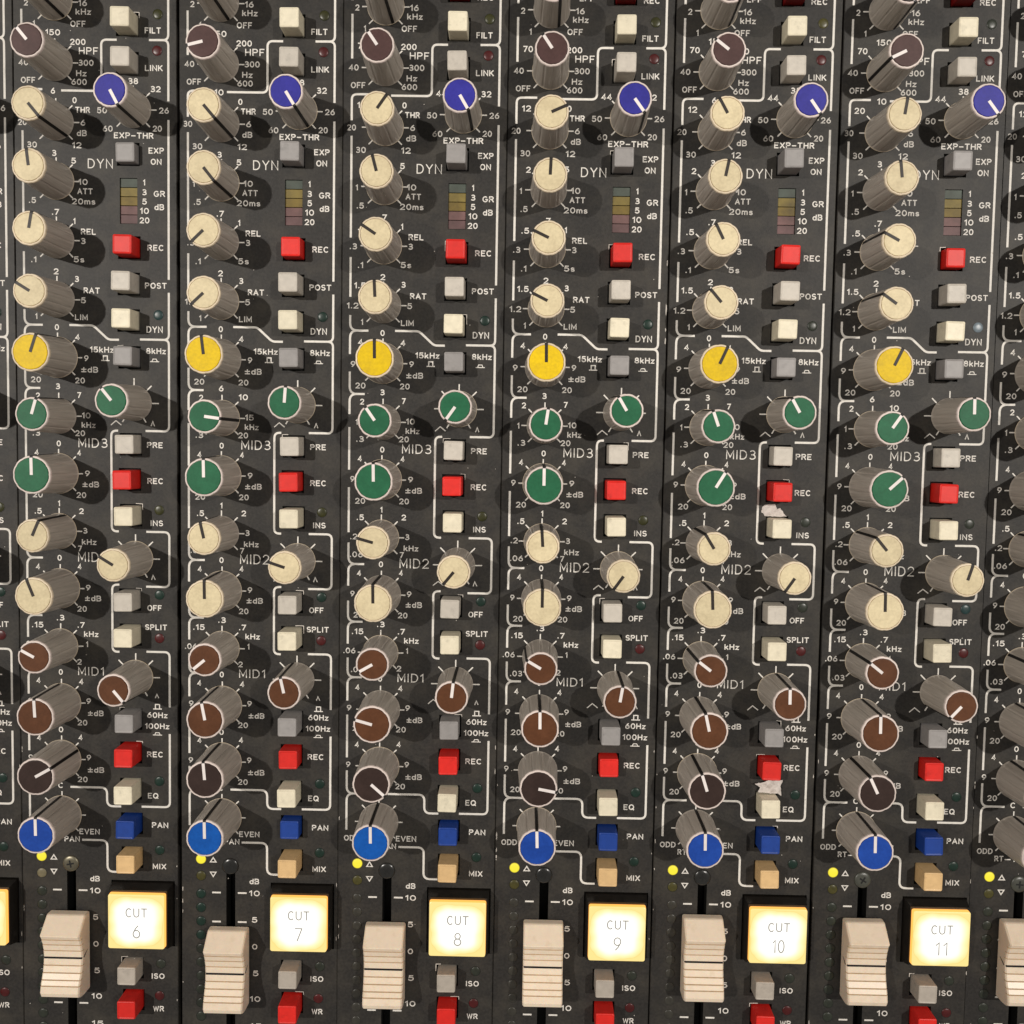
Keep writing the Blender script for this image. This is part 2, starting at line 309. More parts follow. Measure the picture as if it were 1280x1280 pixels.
M['fader'] = plastic('worn_cream_fader_plastic', srgb(246, 226, 202), .34, .03, 600, .12, 2500, .42, dirt=(srgb(196, 168, 128), .5), sss=.15, dscale=330, dlo=.56, dhi=.85)
M['grime'] = plastic('grime_in_fader_grooves', srgb(206, 180, 148), .6, .12, 900)
M['black_line'] = plastic('black_index_line', (.008, .006, .006, 1), .5, .1)
M['screw_black'] = plastic('black_screw', (.018, .018, .017, 1), .25, .2, 500, spec=.6)
m, nt, b = newmat('aged_steel_screw'); b.inputs['Metallic'].default_value = .8; b.inputs['Base Color'].default_value = (.20, .18, .13, 1); b.inputs['Roughness'].default_value = .38; M['screw_steel'] = m
M['screw_grey'] = plastic('dull_grey_green_screw', (.06, .062, .05, 1), .35, .2, 600, spec=.6)
M['bezel'] = plastic('dark_lamp_bezel', (.014, .014, .012, 1), .5, .2)
M['housing'] = plastic('black_button_housing', (.014, .012, .010, 1), .28, .2, 600, spec=.55)
M['tape'] = plastic('grubby_white_label_paper', srgb(206, 198, 192), .7, .12, 1200, .6, 2500, .2, dirt=(srgb(140, 130, 122), .6), dscale=700, dlo=.5, dhi=.7)
M['chip'] = plastic('bare_metal_chip', srgb(214, 206, 196), .5, .15, 2000)
for k, c in {'olive': (52, 52, 22), 'red': (74, 22, 22), 'green': (24, 46, 38), 'teal': (36, 58, 58), 'dim': (46, 50, 42), 'faint': (58, 56, 50), 'yolive': (74, 70, 34), 'pale': (112, 124, 132), 'tanled': (120, 112, 88)}.items():
    mm_ = plastic('unlit_'+k+'_lamp', srgb(*c), .33, .2, 900, spec=.45); M['led_'+k] = mm_
SEG = {'a': (78, 86, 78), 'b': (128, 112, 56), 'c': (122, 103, 46), 'd': (116, 86, 84), 'e': (106, 80, 80)}
for k, c in SEG.items(): M['seg_'+k] = plastic('meter_segment_'+k, srgb(*c), .55, .25, 260, .3, 4000, .35, dirt=(srgb(60, 52, 44), .5), dscale=300, dlo=.45, dhi=.8)
def emit(name, col, s):
    m, nt, b = newmat(name); b.inputs['Base Color'].default_value = (.02, .02, .02, 1); b.inputs['Emission Color'].default_value = col; b.inputs['Emission Strength'].default_value = s; return m
M['led_lit'] = emit('lit_yellow_lamp', (1.0, .87, .03, 1), .95)
M['led_litrim'] = emit('lit_yellow_lamp_edge', (.42, .30, .01, 1), .6)
# backlit lens of the CUT key: the bulb sits behind the middle, the edges get less and yellower light
m, nt, b = newmat('backlit_lens'); N = nt.nodes; L = nt.links
tc = N.new('ShaderNodeTexCoord'); sp = N.new('ShaderNodeSeparateXYZ'); L.new(tc.outputs['Object'], sp.inputs[0])
def mth(op, a, b2=None):
    n = N.new('ShaderNodeMath'); n.operation = op
    for i, q in enumerate((a, b2)):
        if q is None: continue
        if isinstance(q, (int, float)): n.inputs[i].default_value = q
        else: L.new(q, n.inputs[i])
    return n.outputs[0]
ax = mth('POWER', mth('MULTIPLY', mth('ABSOLUTE', sp.outputs[0]), 1/(6.9*MM)), 3.4)
ay = mth('POWER', mth('MULTIPLY', mth('ABSOLUTE', sp.outputs[1]), 1/(6.9*MM)), 3.4)
d = mth('POWER', mth('ADD', ax, ay), 1/3.4)
wn = N.new('ShaderNodeTexNoise'); wn.inputs['Scale'].default_value = 180; L.new(tc.outputs['Object'], wn.inputs[0])
d = mth('ADD', d, mth('MULTIPLY', mth('SUBTRACT', wn.outputs[0], .5), .3))
cr = N.new('ShaderNodeValToRGB'); e = cr.color_ramp.elements
e[0].position = .55; e[0].color = (1.0, .98, .93, 1)
e[1].position = 1.2; e[1].color = (.98, .62, .16, 1)
for p_, c_ in ((.72, (1.0, .96, .82, 1)), (.86, (1.0, .90, .48, 1)), (.97, (1.0, .82, .32, 1)), (1.07, (1.0, .76, .26, 1))):
    q = e.new(p_); q.color = c_
oi2 = N.new('ShaderNodeObjectInfo'); d = mth('ADD', d, mth('MULTIPLY', mth('SUBTRACT', oi2.outputs['Random'], .5), .10))
L.new(d, cr.inputs[0]); L.new(cr.outputs[0], b.inputs['Emission Color'])
es = N.new('ShaderNodeMapRange'); es.inputs[1].default_value = .2; es.inputs[2].default_value = .95; es.inputs[3].default_value = 1.25; es.inputs[4].default_value = 1.0; L.new(d, es.inputs[0]); L.new(es.outputs[0], b.inputs['Emission Strength'])
b.inputs['Base Color'].default_value = (.08, .07, .05, 1); b.inputs['Roughness'].default_value = .3
M['lens'] = m
M['lens_side'] = emit('backlit_lens_edge', (.95, .42, .08, 1), 1.5)
M['lens_text'] = emit('translucent_print', (.25, .23, .19, 1), .95)

# ------------------------------------------------------------------ mesh helpers
def link(name, me, mat, parent=None, loc=(0, 0, 0), rot=0, smooth=False):
    o = bpy.data.objects.new(name, me); COL.objects.link(o)
    if parent is not None: o.parent = parent
    o.location = [c*MM for c in loc]; o.rotation_euler = (0, 0, rot)
    if mat is not None and not me.materials: me.materials.append(mat)
    return o
def mesh(verts, faces, name='mesh', smooth=False, fmats=None):
    me = bpy.data.meshes.new(name); me.from_pydata([[c*MM for c in v] for v in verts], [], faces)
    if smooth: me.polygons.foreach_set('use_smooth', [True]*len(faces))
    if fmats: me.polygons.foreach_set('material_index', fmats)
    me.update(); return me
def ribbon(V, F, pts, w, z, ext=0.0):
    """flat mitred stroke"""
    P = [Vector(p) for p in pts]
    q = [P[0]]
    for a in P[1:]:
        if (a-q[-1]).length > 1e-4: q.append(a)
    P = q
    if len(P) < 2: return
    closed = (P[0]-P[-1]).length < 1e-3 and len(P) > 3
    n = len(P)-1 if closed else len(P)
    if not closed and ext:
        P[0] = P[0]-(P[1]-P[0]).normalized()*ext; P[-1] = P[-1]+(P[-1]-P[-2]).normalized()*ext
    base = len(V)
    for i in range(n):
        if closed: a, b_, c = P[(i-1) % n], P[i], P[(i+1) % n]
        else: a, b_, c = P[max(i-1, 0)], P[i], P[min(i+1, n-1)]
        d1 = (b_-a).normalized() if (b_-a).length > 0 else (c-b_).normalized()
        d2 = (c-b_).normalized() if (c-b_).length > 0 else d1
        t = (d1+d2)
        t = t.normalized() if t.length > 1e-3 else d1
        nn = Vector((-t.y, t.x)); cs = max(.5, abs(nn.dot(Vector((-d1.y, d1.x)))))
        o = nn*(w/2/cs)
        V.append((b_.x+o.x, b_.y+o.y, z)); V.append((b_.x-o.x, b_.y-o.y, z))
    for i in range(n if closed else n-1):
        j = (i+1) % n
        F.append((base+2*i+1, base+2*j+1, base+2*j, base+2*i))
def rounded(pts, r, k=6):
    out = [Vector(pts[0])]
    for i in range(1, len(pts)-1):
        a, b_, c = Vector(pts[i-1]), Vector(pts[i]), Vector(pts[i+1])
        d1 = (a-b_); d2 = (c-b_); rr = min(r, d1.length*.9, d2.length*.9); d1.normalize(); d2.normalize()
        if rr <= 0: out.append(b_); continue
        p, q = b_+d1*rr, b_+d2*rr
        for s in range(k+1):
            t = s/k; out.append(p*(1-t)**2+b_*2*t*(1-t)+q*t*t)
    out.append(Vector(pts[-1])); return [(p.x, p.y) for p in out]
def box(V, F, x0, x1, y0, y1, z0, z1, bottom=False):
    b_ = len(V)
    V += [(x0, y0, z0), (x1, y0, z0), (x1, y1, z0), (x0, y1, z0), (x0, y0, z1), (x1, y0, z1), (x1, y1, z1), (x0, y1, z1)]
    F += [(b_+4, b_+5, b_+6, b_+7), (b_, b_+1, b_+5, b_+4), (b_+1, b_+2, b_+6, b_+5), (b_+2, b_+3, b_+7, b_+6), (b_+3, b_, b_+4, b_+7)]
    if bottom: F.append((b_+3, b_+2, b_+1, b_))
def lathe(prof, seg=48, rf=None, cap_top=True):
    """prof: list of (r, z); rf(theta, r, z) -> r"""
    V = []; F = []
    for r, z in prof:
        for i in range(seg):
            t = 2*math.pi*i/seg; rr = rf(t, r, z) if rf else r
            V.append((rr*math.cos(t), rr*math.sin(t), z))
    for k in range(len(prof)-1):
        for i in range(seg):
            j = (i+1) % seg; F.append((k*seg+i, k*seg+j, (k+1)*seg+j, (k+1)*seg+i))
    if cap_top:
        c = len(V); V.append((0, 0, prof[-1][1])); k = len(prof)-1
        for i in range(seg): F.append((k*seg+i, k*seg+(i+1) % seg, c))
    return V, F
def super_box(w, h, z0, z1, bev=.35, rc=.5, taper=0., dish=0.):
    """box with rounded vertical corners and a bevelled top"""
    def ring(hw, hh, r, z, k=4):
        o = []
        for cx, cy, a0 in ((hw-r, hh-r, 0), (-hw+r, hh-r, 90), (-hw+r, -hh+r, 180), (hw-r, -hh+r, 270)):
            for i in range(k+1):
                a = math.radians(a0+90*i/k); o.append((cx+r*math.cos(a), cy+r*math.sin(a), z))
        return o
    R = [ring(w/2+taper, h/2+taper, rc, z0), ring(w/2, h/2, rc, z1-bev), ring(w/2-bev*.3, h/2-bev*.3, rc, z1-bev*.35), ring(w/2-bev, h/2-bev, max(.1, rc-bev*.5), z1)]
    V = sum(R, []); n = len(R[0]); F = []
    for k in range(len(R)-1):
        for i in range(n): j = (i+1) % n; F.append((k*n+i, k*n+j, (k+1)*n+j, (k+1)*n+i))
    if dish:
        nr = ring(w/2-bev-.25, h/2-bev-.25, .15, z1-dish); m0 = len(V); V += nr; k = len(R)-1
        for i in range(n): j = (i+1) % n; F.append((k*n+i, k*n+j, m0+j, m0+i))
        F.append(tuple(m0+i for i in range(n)))
    else: F.append(tuple((len(R)-1)*n+i for i in range(n)))
    return V, F

# ------------------------------------------------------------------ stroke lettering
def arc(cx, cy, rx, ry, a0, a1, n=10):
    return [(cx+rx*math.cos(math.radians(a0+(a1-a0)*i/n)), cy+ry*math.sin(math.radians(a0+(a1-a0)*i/n))) for i in range(n+1)]
G = {
 '0': (.64, [arc(.32, .5, .32, .5, 90, 450, 20)]),
 '1': (.26, [[(0, .78), (.24, 1), (.24, 0)]]),
 '2': (.62, [arc(.3, .71, .3, .29, 165, -38, 12)+[(0, 0), (.62, 0)]]),
 '3': (.62, [arc(.3, .76, .27, .24, 140, -80, 9)[:-1]+[(.2, .52)], [(.2, .52)]+arc(.3, .26, .32, .26, 80, -140, 10)]),
 '4': (.66, [[(.48, 0), (.48, 1), (0, .28), (.66, .28)]]),
 '5': (.6, [[(.54, 1), (.1, 1), (.05, .56)]+arc(.28, .33, .32, .33, 125, -150, 12)]),
 '6': (.62, [[(.46, 1), (.24, .78), (.07, .5)], arc(.31, .31, .31, .31, 150, 510, 18)]),
 '7': (.6, [[(0, 1), (.6, 1), (.18, 0)]]),
 '8': (.6, [arc(.3, .76, .24, .24, 90, 450, 16), arc(.3, .27, .3, .27, 90, 450, 16)]),
 '9': (.62, [[(.16, 0), (.38, .22), (.55, .5)], arc(.31, .69, .31, .31, -30, 330, 18)]),
 '.': (.1, [[(.05, 0), (.05, .09)]]), '-': (.6, [[(0, .45), (.6, .45)]]),
 '±': (.7, [[(0, .55), (.7, .55)], [(.35, .9), (.35, .2)], [(0, .05), (.7, .05)]]),
 'A': (.74, [[(0, 0), (.37, 1), (.74, 0)], [(.13, .34), (.61, .34)]]),
 'B': (.62, [[(0, 0), (0, 1), (.34, 1)]+arc(.36, .76, .22, .24, 90, -90, 8)+[(0, .52)], [(.34, .52)]+arc(.36, .26, .26, .26, 90, -90, 8)+[(0, 0)]]),
 'C': (.66, [arc(.36, .5, .36, .5, 50, 310, 16)]),
 'D': (.68, [[(0, 0), (0, 1), (.26, 1)]+arc(.26, .5, .42, .5, 90, -90, 12)+[(0, 0)]]),
 'E': (.56, [[(.56, 1), (0, 1), (0, 0), (.56, 0)], [(0, .52), (.46, .52)]]),
 'F': (.54, [[(.54, 1), (0, 1), (0, 0)], [(0, .5), (.44, .5)]]),
 'G': (.7, [arc(.36, .5, .36, .5, 50, 340, 16)+[(.7, .46), (.44, .46)]]),
 'H': (.64, [[(0, 0), (0, 1)], [(.64, 0), (.64, 1)], [(0, .52), (.64, .52)]]),
 'I': (.06, [[(.03, 0), (.03, 1)]]),
 'K': (.64, [[(0, 0), (0, 1)], [(.6, 1), (.02, .4)], [(.2, .58), (.64, 0)]]),
 'L': (.52, [[(0, 1), (0, 0), (.52, 0)]]),
 'M': (.76, [[(0, 0), (0, 1), (.38, .2), (.76, 1), (.76, 0)]]),
 'N': (.66, [[(0, 0), (0, 1), (.66, 0), (.66, 1)]]),
 'O': (.76, [arc(.38, .5, .38, .5, 90, 450, 20)]),
 'P': (.6, [[(0, 0), (0, 1), (.34, 1)]+arc(.34, .74, .26, .26, 90, -90, 8)+[(0, .48)]]),
 'Q': (.78, [arc(.38, .5, .38, .5, 90, 450, 20), [(.5, .24), (.78, -.06)]]),
 'R': (.62, [[(0, 0), (0, 1), (.34, 1)]+arc(.34, .75, .25, .25, 90, -90, 8)+[(0, .5)], [(.32, .5), (.62, 0)]]),
 'S': (.58, [arc(.29, .75, .27, .25, 35, 250, 9)+arc(.29, .26, .29, .26, 70, -150, 10)]),
 'T': (.66, [[(0, 1), (.66, 1)], [(.33, 1), (.33, 0)]]),
 'U': (.66, [[(0, 1), (0, .33)]+arc(.33, .33, .33, .33, 180, 360, 10)+[(.66, 1)]]),
 'V': (.72, [[(0, 1), (.36, 0), (.72, 1)]]),
 'W': (.92, [[(0, 1), (.22, 0), (.46, .9), (.70, 0), (.92, 1)]]),
 'X': (.66, [[(0, 0), (.66, 1)], [(0, 1), (.66, 0)]]),
 'Y': (.68, [[(0, 1), (.34, .48), (.68, 1)], [(.34, .48), (.34, 0)]]),
 'd': (.54, [arc(.27, .33, .27, .33, 0, 360, 14), [(.54, 1), (.54, 0)]]),
 'k': (.5, [[(0, 0), (0, 1)], [(.44, .66), (.02, .26)], [(.16, .4), (.5, 0)]]),
 'm': (.78, [[(0, 0), (0, .66)], arc(.2, .46, .19, .2, 180, 0, 6)+[(.39, 0)], arc(.585, .46, .195, .2, 180, 0, 6)+[(.78, 0)]]),
 's': (.44, [arc(.22, .49, .2, .16, 30, 250, 7)+arc(.22, .17, .22, .17, 75, -150, 8)]),
 'z': (.46, [[(0, .64), (.46, .64), (0, 0), (.46, 0)]]),
 '[': (1, [[(0, 0), (1, 0)], [(.24, 0), (.24, 1), (.76, 1), (.76, 0)]]),
 ']': (1, [[(0, 0), (1, 0)], [(.18, 0), (.30, 1), (.70, 1), (.82, 0)]]),
}
def put_text(V, F, s, cx, cy, w, h, sw, z):
    gap = .35; tot = sum(G[c][0] for c in s)+gap*(len(s)-1)
    W, H = max(.02, w-sw), h-sw; sx = W/tot; x = cx-W/2; y = cy-H/2; k = 0
    if s == '1': sx = H*.95; x = cx-.12*sx
    for c in s:
        gw, st = G[c]
        for p in st:
            ribbon(V, F, [(x+a*sx, y+b_*H) for a, b_ in p], sw, z+.0015*(k % 4), ext=sw*.35); k += 1
        x += (gw+gap)*sx

# ------------------------------------------------------------------ panel plate with real openings
BH_ = 2.78
def rects():
    R = [(u-BH_, u+BH_, v-BH_, v+BH_) for u, v in BUTPOS.values()]
    R += [(22.58-BH_, 22.58+BH_, 109.4-BH_, 109.4+BH_), (6.15, 8.45, VB+2, -108.4), (20.55, 24.85, 52.8, 63.8), (17.5, 33.7, -128.9, -111.8)]
    return R
def plate():
    R = rects(); xs = {U0, U1}; ys = {VT, VB}
    for a, b_, c, d_ in R: xs |= {a, b_}; ys |= {c, d_}
    xs = sorted(xs); ys = sorted(ys); V = []; F = []; idx = {}; mats = []
    def vt(x, y, z):
        k = (round(x, 4), round(y, 4), round(z, 4))
        if k not in idx: idx[k] = len(V); V.append(k)
        return idx[k]
    inside = lambda x, y: any(a < x < b_ and c < y < d_ for a, b_, c, d_ in R)
    for i in range(len(xs)-1):
        for j in range(len(ys)-1):
            if inside((xs[i]+xs[i+1])/2, (ys[j]+ys[j+1])/2): continue
            F.append((vt(xs[i], ys[j], 0), vt(xs[i+1], ys[j], 0), vt(xs[i+1], ys[j+1], 0), vt(xs[i], ys[j+1], 0))); mats.append(0)
    for a, b_, c, d_ in R:                                     # walls and dark floor of every opening
        dz = -5.5 if d_ < -108 and b_ < 10 else -1.6
        q = [(a, c), (b_, c), (b_, d_), (a, d_)]
        for k in range(4):
            (x0, y0), (x1, y1) = q[k], q[(k+1) % 4]; n = len(V)
            V += [(x0, y0, 0), (x1, y1, 0), (x1, y1, dz), (x0, y0, dz)]; F.append((n, n+1, n+2, n+3)); mats.append(1)
        n = len(V); V += [(a, c, dz), (b_, c, dz), (b_, d_, dz), (a, d_, dz)]; F.append((n, n+1, n+2, n+3)); mats.append(1)
    n = len(V); e_ = .16                                        # eased outer edge and skirt
    o = [(U0, VB), (U1, VB), (U1, VT), (U0, VT)]; sgn = [(-1, -1), (1, -1), (1, 1), (-1, 1)]
    for k, (x, y) in enumerate(o): V += [(x, y, 0), (x+sgn[k][0]*e_, y+sgn[k][1]*e_, -e_), (x+sgn[k][0]*e_, y+sgn[k][1]*e_, -4.5)]
    for k in range(4):
        a, b_ = n+3*k, n+3*((k+1) % 4)
        F += [(a, a+1, b_+1, b_), (a+1, a+2, b_+2, b_+1)]; mats += [0, 0]
    me = mesh(V, F, 'panel_plate', fmats=mats); me.materials.append(M['panel']); me.materials.append(M['hole']); return me
PLATE = plate()

BIGTXT = ('DYN', 'HPF', 'MID1', 'MID2', 'MID3', 'LPF')
LARGE = ('HF', 'M3G', 'M2G', 'M1G', 'LFG', 'PAN')
KNOBPOS['LPF'] = [4.9, 105.3]
COLR = {'LPF': 'dark', 'HPF': 'maroon', 'THR': 'cream', 'ATT': 'cream', 'REL': 'cream', 'RAT': 'cream', 'HF': 'yellow', 'M3F': 'green', 'M3G': 'green', 'M2F': 'cream', 'M2G': 'cream',
        'M1F': 'brown', 'M1G': 'brown', 'LFG': 'dark', 'PAN': 'blue', 'EXP': 'violet', 'M3Q': 'green', 'M2Q': 'cream', 'M1Q': 'brown'}
def legend_meshes(variant):
    V = []; F = []
    for s, cx, cy, w, h, fl in TEXT:
        if fl and fl != variant: continue
        if s in ('0',) and abs(cy-76) < 6: pass
        big = s in BIGTXT and h > 1.6
        sw = .25 if big else .262
        if not big and s not in '[]-' and h > 1.1: h = 1.46 if s != '-' else h
        if s == ']': sw = .2
        put_text(V, F, s, cx, cy, w, h, sw, .02)
    for n, (u, v) in KNOBPOS.items():                          # dial ticks
        big = n in LARGE
        angs = (0, 45, -45, 90, -90, 148, -148) if n.endswith('Q') else (0, 45, -45, 90, -90, 135, -135)
        r0, r1 = (4.7, 6.05) if big else (4.1, 5.72)
        if n.endswith('Q'): r0, r1 = 4.2, 6.12
        for a in angs:
            ax_, ay_ = math.sin(math.radians(a)), math.cos(math.radians(a))
            ra, rb = r0, r1
            if n == 'PAN' and abs(a) == 135: rb = 5.9
            if abs(a) == 148: rb = 5.55
            ribbon(V, F, [(u+ax_*ra, v+ay_*ra), (u+ax_*rb, v+ay_*rb)], .31, .022)
    for y in (-114.7, -122.3, -129.7, -137.3, -144.4, -152.2, -160.0):         # fader scale
        for x0, x1 in ((2.55, 4.75), (9.1, 11.35)): ribbon(V, F, [(x0, y), (x1, y)], .42, .02)
    for cy, sg in ((-106.2, 1), (-109.95, -1)):
        ribbon(V, F, [(2.1, cy-.55*sg), (2.82, cy+.6*sg), (3.54, cy-.55*sg), (2.1, cy-.55*sg)], .27, .02)
    leg = mesh(V, F, 'legend')
    V = []; F = []
    for i, (pts, r) in enumerate(LINES):
        ribbon(V, F, rounded(pts, r) if r else pts, .52 if r else .25, .012+.0012*(i % 5))
    lin = mesh(V, F, 'section_lines')
    leg.materials.append(M['ink']); lin.materials.append(M['line_ink'])
    return leg, lin
LEG = {k: legend_meshes(k) for k in 'AB'}

# ------------------------------------------------------------------ knobs
def knob_meshes(rb, rt, h, groove_up):
    nf = 12
    def rf(t, r, z):
        if z < .5: return r
        g = abs(((t*nf/(2*math.pi)) % 1)-.5)
        return r*(1-.05*math.exp(-((g-.5)/.075)**2))
    prof = [(rb+.0, 0), (rb, .35), (rb-.06, .45), (rb-.08, .8), (rt+(rb-rt)*.5, h*.55), (rt+.02, h-1.0), (rt, h-.72)]
    V, F = lathe(prof, nf*14, rf, cap_top=True); body = mesh(V, F, 'knob_body', smooth=True)
    body.materials.append(M['body'])
    V, F = lathe([(rt-.02, h-.75), (rt+.05, h-.7), (rt+.05, h-.22), (rt-.1, h-.04), (rt-.34, h), (rt-.37, h-.3)], 84, lambda t, r, z: r*(1-.02*abs(math.cos(t*6))**8))
    rim = mesh(V, F, 'cap_rim', smooth=False)
    V, F = lathe([(rt-.47, h-.28), (rt-.47, h-.02), (rt-.52, h+.05), (rt-.64, h+.07)], 64); cap = mesh(V, F, 'cap')
    V = []; F = []; box(V, F, -.35, .35, 0, rt-.42, h+.085, h+.14); ptr = mesh(V, F, 'pointer')
    V = []; F = []
    sl = [(rb+.02, .15), (rb-.02, .8), (rt+(rb-rt)*.5+.05, h*.55), (rt+.10, h-.7), (rt+.10, h-.2), (rt-.02, h+.02), (rt-.42, h+.07), (rt-.6, h+.125)]
    hw = .36
    for r, z in sl: V += [(-hw, r, z), (hw, r, z), (hw, r-.3, z-.05), (-hw, r-.3, z-.05)]
    for k in range(len(sl)-1):
        a, b_ = 4*k, 4*k+4
        F += [(a+1, a, b_, b_+1), (a+2, a+1, b_+1, b_+2), (a, a+3, b_+3, b_)]
    groove = mesh(V, F, 'pointer_groove'); groove.materials.append(M['groove'])
    V, F = lathe([(rb+.0, .02), (rb+.06, .06), (rb+.06, .2), (rb-.02, .26)], 64, cap_top=False); skirt = mesh(V, F, 'catchlight_base_ring', smooth=True); skirt.materials.append(M['rim_cream'])  # cream skirt edge; its pale colour also paints the catchlight along the base
    return dict(body=body, rim=rim, cap=cap, ptr=ptr, groove=groove, skirt=skirt)
KM = {False: knob_meshes(4.42, 3.92, 14.0, 0), True: knob_meshes(4.98, 4.46, 14.0, 0)}
_cache = {}
def withmat(me, mat):
    k = (me.name, mat.name)
    if k not in _cache:
        c = me.copy(); c.materials.clear(); c.materials.append(mat); _cache[k] = c
    return _cache[k]
KNAME = {'cream': 'cream-capped', 'yellow': 'yellow-capped', 'green': 'green-capped', 'brown': 'brown-capped', 'dark': 'black-brown-capped', 'maroon': 'dark maroon-capped', 'blue': 'bright blue-capped', 'blue2': 'blue-capped', 'violet': 'violet-blue-capped'}
KWHERE = {'LPF': 'at the LPF dial', 'HPF': 'beside the HPF legend', 'THR': 'beside the THR legend', 'ATT': 'beside the ATT legend', 'REL': 'beside the REL legend', 'RAT': 'beside the RAT legend', 'HF': 'left of the 15kHz legend',
          'M3F': 'upper left in the MID3 section', 'M3G': 'at the MID3 gain dial', 'M2F': 'at the MID2 frequency dial', 'M2G': 'at the MID2 gain dial', 'M1F': 'at the MID1 frequency dial', 'M1G': 'at the MID1 gain dial',
          'LFG': 'left of the EQ key', 'PAN': 'at the ODD-EVEN pan dial', 'EXP': 'above the EXP-THR legend', 'M3Q': 'right-hand in the MID3 section', 'M2Q': 'right-hand in the MID2 section', 'M1Q': 'right-hand in the MID1 section'}
def make_knob(parent, n, ang, rng, colour=None):
    big = n in LARGE; K = KM[big]; c = colour or COLR[n]; u, v = KNOBPOS[n]
    rot = math.radians(-(ang-1.0))
    o = link('knob', K['body'], None, parent, (u, v, .12), rot)
    o['label'] = '%s%s knob %s' % ('large ' if big else 'small ', KNAME[c], KWHERE[n])
    dark = c not in ('cream', 'yellow')
    rimm = M['rim_pale'] if dark else M['rim_cream']
    link('cap_rim', withmat(K['rim'], rimm), None, o)
    link('cap', withmat(K['cap'], M['cap_'+c]), None, o)
    link('pointer', withmat(K['ptr'], M['ptr_white'] if dark else M['ptr_dark']), None, o)
    link('pointer_groove', K['groove'], None, o)
    if rng.random() < .55: link('catchlight_base_ring', K['skirt'], None, o)
    return o

# ------------------------------------------------------------------ push buttons
BCOL = {'FILT': 'cream', 'LINK': 'lgrey', 'EXP': 'grey', 'REC1': 'red', 'POST': 'lgrey', 'DYN': 'cream', '8K': 'grey', 'PRE': 'lgrey', 'REC2': 'red', 'INS': 'cream', 'OFF': 'lgrey', 'SPL': 'cream', '60': 'grey',
        'REC3': 'red', 'EQ': 'cream', 'PAN': 'blue', 'MIX': 'tan', 'ISO': 'wgrey', 'WR': 'red', 'REC0': 'darkred'}
BNAME = {'FILT': 'FILT', 'LINK': 'LINK', 'EXP': 'EXP ON', 'REC1': 'upper REC', 'POST': 'POST', 'DYN': 'DYN', '8K': '8kHz', 'PRE': 'PRE', 'REC2': 'middle REC', 'INS': 'INS', 'OFF': 'OFF', 'SPL': 'SPLIT', '60': '60Hz', 'REC3': 'lower REC', 'EQ': 'EQ', 'PAN': 'PAN', 'MIX': 'MIX', 'ISO': 'ISO', 'WR': 'WR', 'REC0': 'topmost REC'}
CNAME = {'lgrey': 'light grey', 'wgrey': 'warm grey', 'darkred': 'dark red'}
_bm = {}
def button_mesh(h):
    k = round(h, 1)
    if k not in _bm:
        V, F = super_box(4.62, 4.62, -1.5, k, .24, .40, .06, dish=.10); _bm[k] = mesh(V, F, 'push_button_%d' % (k*10))
    return _bm[k]
def make_button(parent, n, u, v, h, rng):
    o = link('push_button', withmat(button_mesh(h), M['but_'+BCOL[n]]), None, parent, (u, v, 0), math.radians(rng.uniform(-1.2, 1.2)))
    o['label'] = '%s square push button by the %s legend' % (CNAME.get(BCOL[n], BCOL[n]), BNAME[n])

# ------------------------------------------------------------------ lamps
V, F = lathe([(1.33, .0), (1.33, .03), (1.2, .035)], 28, cap_top=False); LEDRING = mesh(V, F, 'lamp_bezel', smooth=False); LEDRING.materials.append(M['bezel'])
V, F = lathe([(1.22, -.0), (1.2, .06), (1.0, .14), (.65, .20), (.3, .22)], 28); LEDDOME = mesh(V, F, 'lamp_dome', smooth=True)
LEDC = {'FILT': 'olive', 'LINK': 'red', 'DYN': 'green', 'INS': 'olive', 'OFF': 'green', 'SPL': 'red', 'EQ': 'green', 'MIX': 'green', 'ISO': 'dim', 'WR': 'red', 'DN': 'yolive'}
def make_led(parent, mat, u, v, label=None):
    bez = mat != 'led_faint'
    o = link('indicator_lamp', withmat(LEDDOME, M[mat]), None, parent, (u, v, .01))
    if bez: link('lamp_bezel', withmat(LEDRING, M['led_litrim']) if mat == 'led_lit' else LEDRING, None, o)
    if label: o['label'] = label
    return o

